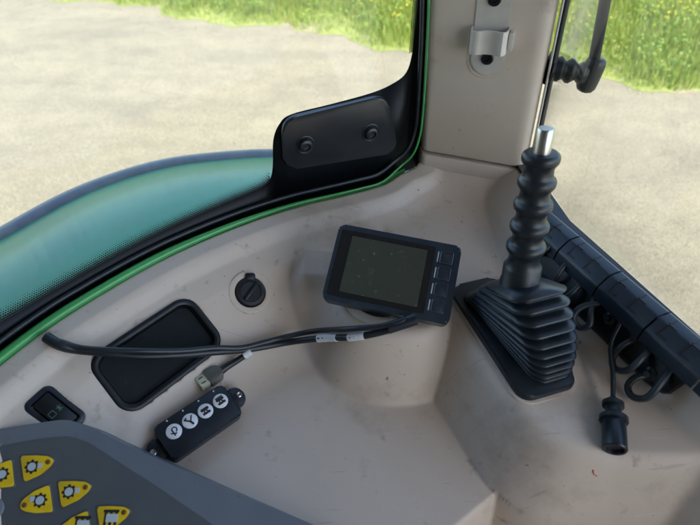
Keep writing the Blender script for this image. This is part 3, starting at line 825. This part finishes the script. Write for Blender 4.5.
# glands (round grommets) and leads
def pland(a_, y_, z_): return op(a_, y_, z_)
def opx(u, v, y_=-.014):
    """point on the rail's front face below a picture position"""
    n_ = (OFm[2]*yo(-1)*.91+OFm[3]*.42).normalized(); o_2 = op(0, y_, -.015)
    return PP(u, v, o_2, n_), n_
def lead(pts, r=.0031, seg=8):
    P_ = []
    for u, v, lift in pts:
        p_, n_ = opx(u, v); P_.append(p_+n_*lift)
    bm = B(); tube(bm, P_, r, 10, seg); return obj('looped_lead', bm, M['lead'], org)
lead([(574, 252, -.004), (566, 272, .010), (558, 283, .006), (548, 285, -.002)])
lead([(586, 276, -.004), (578, 293, .010), (566, 302, .006), (560, 302, -.008)])
lead([(607, 302, -.002), (590, 307, .012), (583, 318, .016), (588, 328, .014), (597, 325, .012), (596, 310, .008), (594, 292, -.004)])
lead([(650, 348, -.002), (647, 360, .012), (636, 370, .014), (622, 368, .012), (619, 357, .010), (627, 345, .006), (637, 338, -.004)])
lead([(670, 368, -.002), (666, 385, .012), (655, 397, .014), (640, 396, .012), (634, 386, .010), (640, 377, .006), (650, 375, -.004)])
lead([(556, 238, -.004), (552, 250, .010), (544, 253, .006), (537, 252, -.004)])
for u, v in ((594, 292), (637, 338), (650, 374), (562, 300), (572, 262), (610, 318)):
    p_, n_ = opx(u, v); bm = B(); lathe(bm, [(.0065, -.006), (.0065, .001), (.005, .002), (.0034, .003), (.0030, .006)], frame(p_, (0, 0, 1), n_), 18)
    obj('gland', bm, M['rubber'], org)

# hanging plug
hp0, n_ = opx(624, 321); hp0 = hp0+n_*.004
cpt = hit(613, 402, .010); cend = hit(615, 450, .010)
hng = thing('hanging_plug', 'black round plug hanging on a thin lead below the right window', 'plug', cpt)
midp = opx(617, 345)[0]+n_*.010
bm = B(); tube(bm, [hp0, midp, hit(613, 375, .016), cpt], .0021, 10, 8); obj('lead', bm, M['rubber'], hng)
PFm = frame(cpt, (1, 0, 0), cend-cpt); Lh = (cend-cpt).length; s_ = Lh/.05
bm = B(); lathe(bm, [(.0035, -.004), (.0070, 0), (.0088, .001), (.0088, .005*s_), (.0062, .006*s_), (.0068, .013*s_), (.0085, .014*s_), (.0114, .017*s_), (.0114, .021*s_), (.0088, .022*s_)], PFm, 24); obj('plug_collar', bm, M['rubber'], hng)
bm = B(); lathe(bm, [(.0085, .020*s_), (.0096, .022*s_), (.0096, .049*s_), (.0088, .050*s_), (.0072, .050*s_), (.0066, .047*s_)], PFm, 24); obj('plug_shell', bm, M['black'], hng)

# ------------------------------------------------------------------ KEYPAD
kn = V((.10, -.42, .90)).normalized(); kc = PD(80, 470, .43)
KF = frame(kc, (1, 0, 0), kn)
def kp(u, v): a_ = inv(KF, PP(u, v, kc, kn)); return (a_[0], a_[1])
def ccw(poly):
    ar = sum(poly[i][0]*poly[(i+1) % len(poly)][1]-poly[(i+1) % len(poly)][0]*poly[i][1] for i in range(len(poly)))
    return poly if ar > 0 else poly[::-1]
key = thing('armrest_keypad', 'blue grey armrest keypad with yellow leaf shaped keys in the lower left corner', 'keypad', kc+V((0, 0, -.06)))
outer = [(-300, 478), (-20, 432), (30, 424), (66, 419), (90, 426), (110, 437), (151, 456), (206, 480), (240, 495), (330, 533), (460, 592), (420, 700), (-300, 700)]
inner_ = [(-300, 496), (-20, 450), (40, 439), (70, 436), (88, 442), (150, 482), (212, 524), (300, 590), (290, 700), (-300, 700)]
po = ccw(roundpoly([kp(*p) for p in outer], .008, 4)); pi = ccw(roundpoly([kp(*p) for p in inner_], .006, 4))
bm = B(); prism(bm, po, KF, -.050, 0, .005, 4); obj('body', bm, M['rim'], key)
bm = B(); prism(bm, pi, KF, -.002, .0006, .0005, 2); panel = obj('key_panel', bm, M['keypad'], key)
def gear(bm, c, r, f0, z0, z1_):
    n_ = 8; pts = []
    for i in range(n_*4):
        a_ = 2*math.pi*i/(n_*4); rr = r if i % 4 in (0, 1) else r*.76
        pts.append((c[0]+rr*math.cos(a_), c[1]+rr*math.sin(a_)))
    prism(bm, pts, f0, z0, z1_)
def keyb(pts, led, gc, gear_=True):
    poly = ccw(roundpoly([kp(*p) for p in pts], .0022, 4))
    cx_ = sum(p[0] for p in poly)/len(poly); cy_ = sum(p[1] for p in poly)/len(poly)
    big = [(cx_+(p[0]-cx_)*1.10, cy_+(p[1]-cy_)*1.10) for p in poly]
    bm = B(); prism(bm, big, KF, 0, .0011, .0005, 2); kb = obj('key', bm, M['keypad'], key)
    bm = B(); prism(bm, poly, KF, .0005, .0019, .0006, 2); fc = obj('key_face', bm, M['yellow'], kb)
    g_ = kp(*gc); d_ = .0048
    bm = B()
    if gear_: gear(bm, g_, .0056, KF, .0012, .0022)
    else: 
        for k_ in range(3): prism(bm, rrect(.002, .010, .0003, 1, g_[0]-.004+.004*k_, g_[1]-.001), KF, .0012, .0022)
        prism(bm, rrect(.012, .002, .0003, 1, g_[0], g_[1]+.005), KF, .0012, .00225)
    obj('key_symbol', bm, M['ink'], kb)
    bm = B(); l_ = kp(*led); sx = 1 if l_[0] > g_[0] else -1
    if gear_:
        prism(bm, circle(.0032, 18, *g_), KF, .0015, .0025); prism(bm, rrect(.0035, .004, .0008, 2, g_[0]+sx*.0062, g_[1]+.001), KF, .0015, .0024)
    else: prism(bm, rrect(.009, .006, .0005, 2, g_[0]+.001, g_[1]), KF, .0016, .0026)
    obj('key_picture', bm, M['icon_grey'], kb)
    bm = B(); lathe(bm, [(.0019, .001), (.0019, .0024), (.0012, .0028)], frame(fp(KF, l_[0], l_[1], 0), KF[1], KF[3]), 14); obj('key_lamp', bm, M['brown'], kb)
def c7(x, y): return (x/4.667, 430+y/4.667)
R1 = [c7(*p) for p in ((101, 121), (175, 119), (228, 122), (256, 140), (240, 170), (195, 208), (118, 243))]
L1 = [c7(*p) for p in ((58, 138), (70, 262), (10, 270), (-60, 262), (-88, 240), (-60, 200), (0, 160))]
keyb(R1, c7(229, 150), c7(154, 172)); keyb(L1, c7(-62, 232), c7(16, 207))
def sh(P, dx_, dy_): return [(p[0]+dx_, p[1]+dy_) for p in P]
keyb(sh(R1, 37.3, 25.6), c7(229+174, 150+117), c7(154+172, 172+116))
keyb([c7(*p) for p in ((234, 256), (250, 382), (170, 388), (115, 378), (93, 358), (112, 325), (165, 285))], c7(119, 350), c7(192, 328))
keyb(sh(R1, 76, 50.6), c7(582, 384), c7(520, 410), False)
keyb([c7(*p) for p in ((412, 376), (430, 506), (350, 512), (295, 500), (272, 478), (292, 445), (345, 405))], c7(300, 470), c7(385, 440), False)
keyb(sh(R1, 114, 75), (167, 537), (155, 543), False)
# small round dial at the picture's left edge
bm = B(); d0 = kp(-6, 509); lathe(bm, [(.008, 0), (.008, .0012), (.007, .0020)], frame(fp(KF, d0[0], d0[1], 0), KF[1], KF[3]), 24); obj('round_key', bm, M['rim'], key)

# ------------------------------------------------------------------ CAB ROOF (above the picture, keeps the sun off the console)
roof = thing('cab_roof', 'tractor cab roof above the console and both windows', 'roof', (0, -.2, .40))
bm = B(); prism(bm, roundpoly([(-1.1, -1.4), (.80, -1.4), (.80, .80), (-1.1, .80)], .15, 5), frame((0, 0, 0), (1, 0, 0), (0, 0, 1)), .55, .67, .03); obj('roof_shell', bm, M['tan'], roof)
blk = thing('light_block', 'unseen solid panels added at rear and left to block light into the cab', 'light blocker', (0, -1.0, -1.2))
bm = B(); prism(bm, rrect(1.75, 1.80, .05), frame((-.25, -1.02, -.32), (1, 0, 0), (0, -1, 0)), 0, .05); obj('rear_light_block', bm, M['tan'], blk)  # solid panel added out of view, cuts the light from behind
bm = B(); prism(bm, rrect(1.35, 1.80, .05), frame((-1.10, -.42, -.32), (0, 1, 0), (1, 0, 0)), 0, .05); obj('left_light_block', bm, M['tan'], blk)  # added unseen panel, darkens console faces turned to the left
flo = thing('cab_floor', 'dark rubber floor mat of the cab below the console', 'floor', (0, -.2, -1.2))
bm = B(); prism(bm, [(-1.0, -1.3), (.45, -1.3), (.40, -.1), (.25, .55), (-.1, .5), (-1.0, -.3)], frame((0, 0, 0), (1, 0, 0), (0, 0, 1)), -1.24, -1.2); obj('floor_mat', bm, M['black'], flo)

# ------------------------------------------------------------------ YARD AND VERGE (z=0 is the yard)
def ground_mat():
    m = bpy.data.materials.new('packed_gravel'); m.use_nodes = True; nt = m.node_tree; b = nt.nodes['Principled BSDF']
    b.inputs['Roughness'].default_value = .9
    tc = nt.nodes.new('ShaderNodeTexCoord'); mp = nt.nodes.new('ShaderNodeMapping'); mp.inputs['Rotation'].default_value = (0, 0, math.radians(22))
    mp.inputs['Scale'].default_value = (.6, 1.3, 1); nt.links.new(tc.outputs['Object'], mp.inputs[0])
    def N(scale, src=None, det=6, rg=.6):
        n = nt.nodes.new('ShaderNodeTexNoise'); n.inputs['Scale'].default_value = scale; n.inputs['Detail'].default_value = det; n.inputs['Roughness'].default_value = rg
        nt.links.new(src or tc.outputs['Object'], n.inputs['Vector']); return n.outputs['Fac']
    def ramp(f, els):
        r = nt.nodes.new('ShaderNodeValToRGB'); e = r.color_ramp.elements
        e[0].position, e[0].color = els[0][0], (*els[0][1], 1); e[1].position, e[1].color = els[-1][0], (*els[-1][1], 1)
        for p, c in els[1:-1]: q_ = e.new(p); q_.color = (*c, 1)
        nt.links.new(f, r.inputs[0]); return r.outputs[0]
    def mul(a_, b_, fac=1):
        x = nt.nodes.new('ShaderNodeMix'); x.data_type = 'RGBA'; x.blend_type = 'MULTIPLY'; x.inputs[0].default_value = fac
        nt.links.new(a_, x.inputs[6]); nt.links.new(b_, x.inputs[7]); return x.outputs[2]
    base = ramp(N(1.4, mp.outputs[0]), [(.30, (.345, .295, .192)), (.5, (.39, .333, .214)), (.70, (.42, .357, .228))])
    c = mul(base, ramp(N(3.2), [(.34, (.88, .88, .89)), (.6, (1, 1, 1))]))
    c = mul(c, ramp(N(.9, mp.outputs[0]), [(.38, (.89, .89, .90)), (.52, (1, 1, 1))]))
    c = mul(c, ramp(N(24), [(.36, (.80, .80, .81)), (.62, (1.0, 1.0, 1.0))]))
    c = mul(c, ramp(N(110, det=3), [(.40, (.36, .35, .34)), (.56, (1, 1, 1))]))
    vo = nt.nodes.new('ShaderNodeTexVoronoi'); vo.inputs['Scale'].default_value = 5.5; vo.inputs['Randomness'].default_value = 1
    nt.links.new(tc.outputs['Object'], vo.inputs['Vector'])
    c = mul(c, ramp(vo.outputs['Distance'], [(.03, (.50, .47, .40)), (.075, (1, 1, 1))]))
    nt.links.new(c, b.inputs['Base Color'])
    bp = nt.nodes.new('ShaderNodeBump'); bp.inputs['Strength'].default_value = .5; bp.inputs['Distance'].default_value = .01
    nt.links.new(N(70, det=5, rg=.7), bp.inputs['Height']); nt.links.new(bp.outputs[0], b.inputs['Normal']); return m
M['gravel'] = ground_mat()
def lift(z): return z-EYE
yard = obj('gravel_yard', ([V((x, y, lift(0))) for x, y in ((-300, -300), (300, -300), (300, 300), (-300, 300))], [(0, 1, 2, 3)]), M['gravel'], None, smooth=False)
tag(yard, kind='structure')
# verge: a low bank behind the yard's edge
E0, E1 = V((-4.6, 9.85)), V((4.2, 6.05)); ed = (E1-E0).normalized(); en = V((-ed.y, ed.x))
M['soil'] = mat('verge_soil', (.21, .24, .055), .95, var=(.26, .28, .07), vscale=3, bump=.6, bscale=30,
                spots=[(1.6, .55, .66, (.30, .25, .16))])
def edge_wob(s): return .16*math.sin(s*1.9)+.09*math.sin(s*5.3+1)+.05*math.sin(s*13+2)
def vh(d): return .006+.16*(1-math.exp(-max(d, 0)/1.6))
bm = B(); rows = []
ss = np.concatenate([np.linspace(-120, -12, 12), np.linspace(-11.5, 14, 160), np.linspace(15, 120, 12)])
dds = [0, .1, .25, .5, .9, 1.5, 2.3, 3.5, 5, 8, 14, 30, 150]
for s in ss:
    rows.append([bm.verts.new((*(E0+ed*(s)+en*(d_+edge_wob(s)*(1 if d_ < 3 else 0)))[:], lift((vh(d_) if d_ > 0 else .004)+(.02*math.sin(s*3+d_*2) if .2 < d_ < 20 else 0)))) for d_ in dds])
for p, q_ in zip(rows, rows[1:]):
    for j in range(len(p)-1): bm.faces.new((p[j], q_[j], q_[j+1], p[j+1]))
verge = obj('verge', bm, M['soil'], None); tag(verge, kind='structure')

def leafmat(name, cols, trans=.35):
    m = bpy.data.materials.new(name); m.use_nodes = True; nt = m.node_tree; b = nt.nodes['Principled BSDF']
    g_ = nt.nodes.new('ShaderNodeNewGeometry'); r = nt.nodes.new('ShaderNodeValToRGB'); e = r.color_ramp.elements
    e[0].color = (*cols[0], 1); e[1].color = (*cols[-1], 1)
    for i, c in enumerate(cols[1:-1]): q_ = e.new((i+1)/(len(cols)-1)); q_.color = (*c, 1)
    nt.links.new(g_.outputs['Random Per Island'], r.inputs[0]); nt.links.new(r.outputs[0], b.inputs['Base Color'])
    b.inputs['Roughness'].default_value = .6
    tl_ = nt.nodes.new('ShaderNodeBsdfTranslucent'); nt.links.new(r.outputs[0], tl_.inputs[0])
    mx = nt.nodes.new('ShaderNodeMixShader'); mx.inputs[0].default_value = trans
    nt.links.new(b.outputs[0], mx.inputs[1]); nt.links.new(tl_.outputs[0], mx.inputs[2]); nt.links.new(mx.outputs[0], nt.nodes['Material Output'].inputs[0]); return m
M['grass'] = leafmat('grass_blades', [(.16, .25, .025), (.23, .31, .035), (.32, .35, .05), (.19, .28, .03), (.38, .36, .13)])
M['weed'] = leafmat('weed_leaves', [(.12, .21, .025), (.17, .26, .035), (.24, .31, .045)])
M['petal'] = leafmat('yellow_petals', [(.60, .50, .02), (.70, .58, .02), (.62, .60, .05)], .2)
M['stem'] = mat('dry_stem', (.20, .17, .11), .9)
rng = np.random.default_rng(3)
def clump_noise(s, d): return .5+.25*np.sin(s*2.1+d*1.3)+.25*np.sin(s*.9-d*2.7+1.3)
NB = 230000
s = rng.uniform(-5.5, 13.0, NB); d = rng.uniform(0, 1, NB)**1.25*6.0
keep = rng.uniform(0, 1, NB) < np.clip(.12+d*1.3+.4*(clump_noise(s, d)-.5), .10, 1)
s, d = s[keep], d[keep]; nb = len(s)
wob = .16*np.sin(s*1.9)+.09*np.sin(s*5.3+1)+.05*np.sin(s*13+2)
bx = E0.x+ed.x*s+en.x*(d+wob+.02); by = E0.y+ed.y*s+en.y*(d+wob+.02); bz = .006+.16*(1-np.exp(-d/1.6))+lift(0)
hgt = .75*(.05+.20*np.clip(d/2.0, 0, 1)+.14*clump_noise(s*1.7, d*1.9))*rng.uniform(.5, 1.2, nb)
an = rng.uniform(0, 2*math.pi, nb); ln = rng.uniform(.1, .6, nb)*hgt; wd = rng.uniform(.003, .007, nb)
ca, sa = np.cos(an), np.sin(an); la = an+rng.normal(0, .5, nb)+1.57; lx, ly = np.cos(la)*ln, np.sin(la)*ln
vv = np.empty((nb, 5, 3))
for k_, (w_, f_, hf) in enumerate(((-1, 0, 0), (1, 0, 0), (.8, .35, .6), (-.8, .35, .6), (0, 1, 1))):
    vv[:, k_, 0] = bx+ca*wd*w_+lx*f_; vv[:, k_, 1] = by+sa*wd*w_+ly*f_; vv[:, k_, 2] = bz+hgt*hf
base = np.arange(nb)*5
fa = [(int(i), int(i+1), int(i+2), int(i+3)) for i in base]+[(int(i+3), int(i+2), int(i+4)) for i in base]
gr = obj('verge_grass', (vv.reshape(-1, 3).tolist(), fa), M['grass'], None, sharp=0)
tag(gr, 'bright green long grass on the bank beyond the gravel yard', 'grass', kind='stuff')
# broad-leaved weeds and yellow flowers
def scatter(nm, n_, dmin, dmax, smin_, smax_, hlo, hhi, size, quads, mat_, lab, cat, flat=.3, clump=None):
    VV, FF = [], []
    for _ in range(n_):
        s0 = rng.uniform(smin_, smax_); d0 = rng.uniform(dmin, dmax)
        if clump is not None and rng.uniform() > clump(s0, d0): continue
        p = E0+ed*s0+en*(d0+edge_wob(s0)); z0 = vh(d0)+lift(0); hh_ = rng.uniform(hlo, hhi)
        for q_ in range(quads):
            c = V((p.x+rng.normal(0, .05 if quads > 1 else 0), p.y+rng.normal(0, .05 if quads > 1 else 0), z0+hh_*(rng.uniform(.4, 1) if quads > 1 else 1)))
            nrm_ = V((rng.normal(0, .6), rng.normal(0, .6)-.3, 1)).normalized(); f_ = frame(c, (rng.normal(), rng.normal(), .01), nrm_)
            sz = size*rng.uniform(.6, 1.3); i0 = len(VV)
            for k_ in range(6): a_ = k_*math.pi/3; VV.append(fp(f_, sz*math.cos(a_), sz*.7*math.sin(a_), sz*flat*(k_ % 2)))
            FF.append(tuple(range(i0, i0+6)))
    o = obj(nm, (VV, FF), mat_, None, smooth=False); tag(o, lab, cat, kind='stuff'); return o
scatter('verge_weeds', 4200, .3, 6, -5, 13, .10, .35, .022, 7, M['weed'], 'broad leaved green weeds among the grass of the bank', 'weeds', clump=lambda a_, b_: .25+.5*float(clump_noise(a_, b_)))
scatter('yellow_flowers', 17000, .5, 6, -5, 13, .20, .45, .0115, 1, M['petal'], 'small yellow flowers scattered over the grassy bank', 'flowers', clump=lambda a_, b_: float(clump_noise(a_*1.3+2, b_*1.1))**2)
# dry stems far right at the top
VV = B()
for _ in range(90):
    s0 = rng.uniform(6.0, 11); d0 = rng.uniform(3.4, 5.0); p = E0+ed*s0+en*d0; z0 = vh(d0)+lift(0)
    tube(VV, [V((p.x, p.y, z0)), V((p.x+rng.normal(0, .05), p.y, z0+.4)), V((p.x+rng.normal(0, .12), p.y, z0+rng.uniform(.6, 1.0)))], .007, 5, 2)
o = obj('dry_stalks', VV, M['stem'], None); tag(o, 'thin dry grey brown stalks standing in the grass at far right', 'stalks', kind='stuff')
# loose stones along the yard edge and on the gravel
bm = B()
for i in range(700):
    if i < 420: s0 = rng.uniform(-4, 12); p = E0+ed*s0+en*(rng.normal(-.15, .35)); r_ = rng.uniform(.004, .016)
    else: p = V((rng.uniform(-3.5, 5), rng.uniform(2.2, 8))); r_ = rng.uniform(.004, .012)
    if en.dot(p-E0) > .5: continue
    bmesh.ops.create_icosphere(bm, subdivisions=1, radius=r_, matrix=Matrix.Translation((p.x, p.y, lift(0)+r_*.3)) @ Matrix.Rotation(rng.uniform(0, 6), 4, 'Z') @ Matrix.Diagonal((1.2, .85, .6, 1)))
M['stone'] = leafmat('pebbles', [(.16, .14, .10), (.26, .225, .16), (.34, .29, .20)], 0)
o = obj('loose_stones', bm, M['stone'], None, sharp=50); tag(o, 'small loose stones scattered over the gravel yard', 'stones', kind='stuff')

# ------------------------------------------------------------------ LIGHT
sund = V((.35, -.58, .78)).normalized()
el = math.asin(sund.z); az = math.atan2(sund.x, sund.y)
w = bpy.data.worlds.new('World'); SC.world = w; w.use_nodes = True; nt = w.node_tree
sky = nt.nodes.new('ShaderNodeTexSky'); sky.sky_type = 'NISHITA'; sky.sun_disc = False
sky.sun_elevation = el; sky.sun_rotation = az; sky.altitude = 200; sky.dust_density = 1.5
bg = nt.nodes['Background']; bg.inputs['Strength'].default_value = .15; nt.links.new(sky.outputs[0], bg.inputs['Color'])
sl = bpy.data.lights.new('sun', 'SUN'); sl.energy = 2.4; sl.angle = math.radians(.5); sl.color = (1, .95, .86)
so_ = bpy.data.objects.new('sun', sl); COL.objects.link(so_); so_.rotation_euler = (-sund).to_track_quat('-Z', 'Y').to_euler(); so_.location = (3, -5, 12)

# ------------------------------------------------------------------ CAMERA
cam = bpy.data.cameras.new('camera'); cam.sensor_width = 36; cam.lens = F/700*36; cam.clip_start = .02; cam.clip_end = 1500
cam.dof.use_dof = True; cam.dof.focus_distance = .58; cam.dof.aperture_fstop = 8
co = bpy.data.objects.new('camera', cam); COL.objects.link(co); co.location = OFF; co.rotation_euler = (math.pi/2-PITCH, 0, 0)
SC.camera = co
SC.render.engine = 'CYCLES'
SC.view_settings.view_transform = 'Standard'; SC.view_settings.look = 'None'; SC.view_settings.gamma = 1
SC.view_settings.use_curve_mapping = False
SC.view_settings.exposure = 1.95
SC.cycles.max_bounces = 12; SC.cycles.transparent_max_bounces = 24; SC.cycles.diffuse_bounces = 6
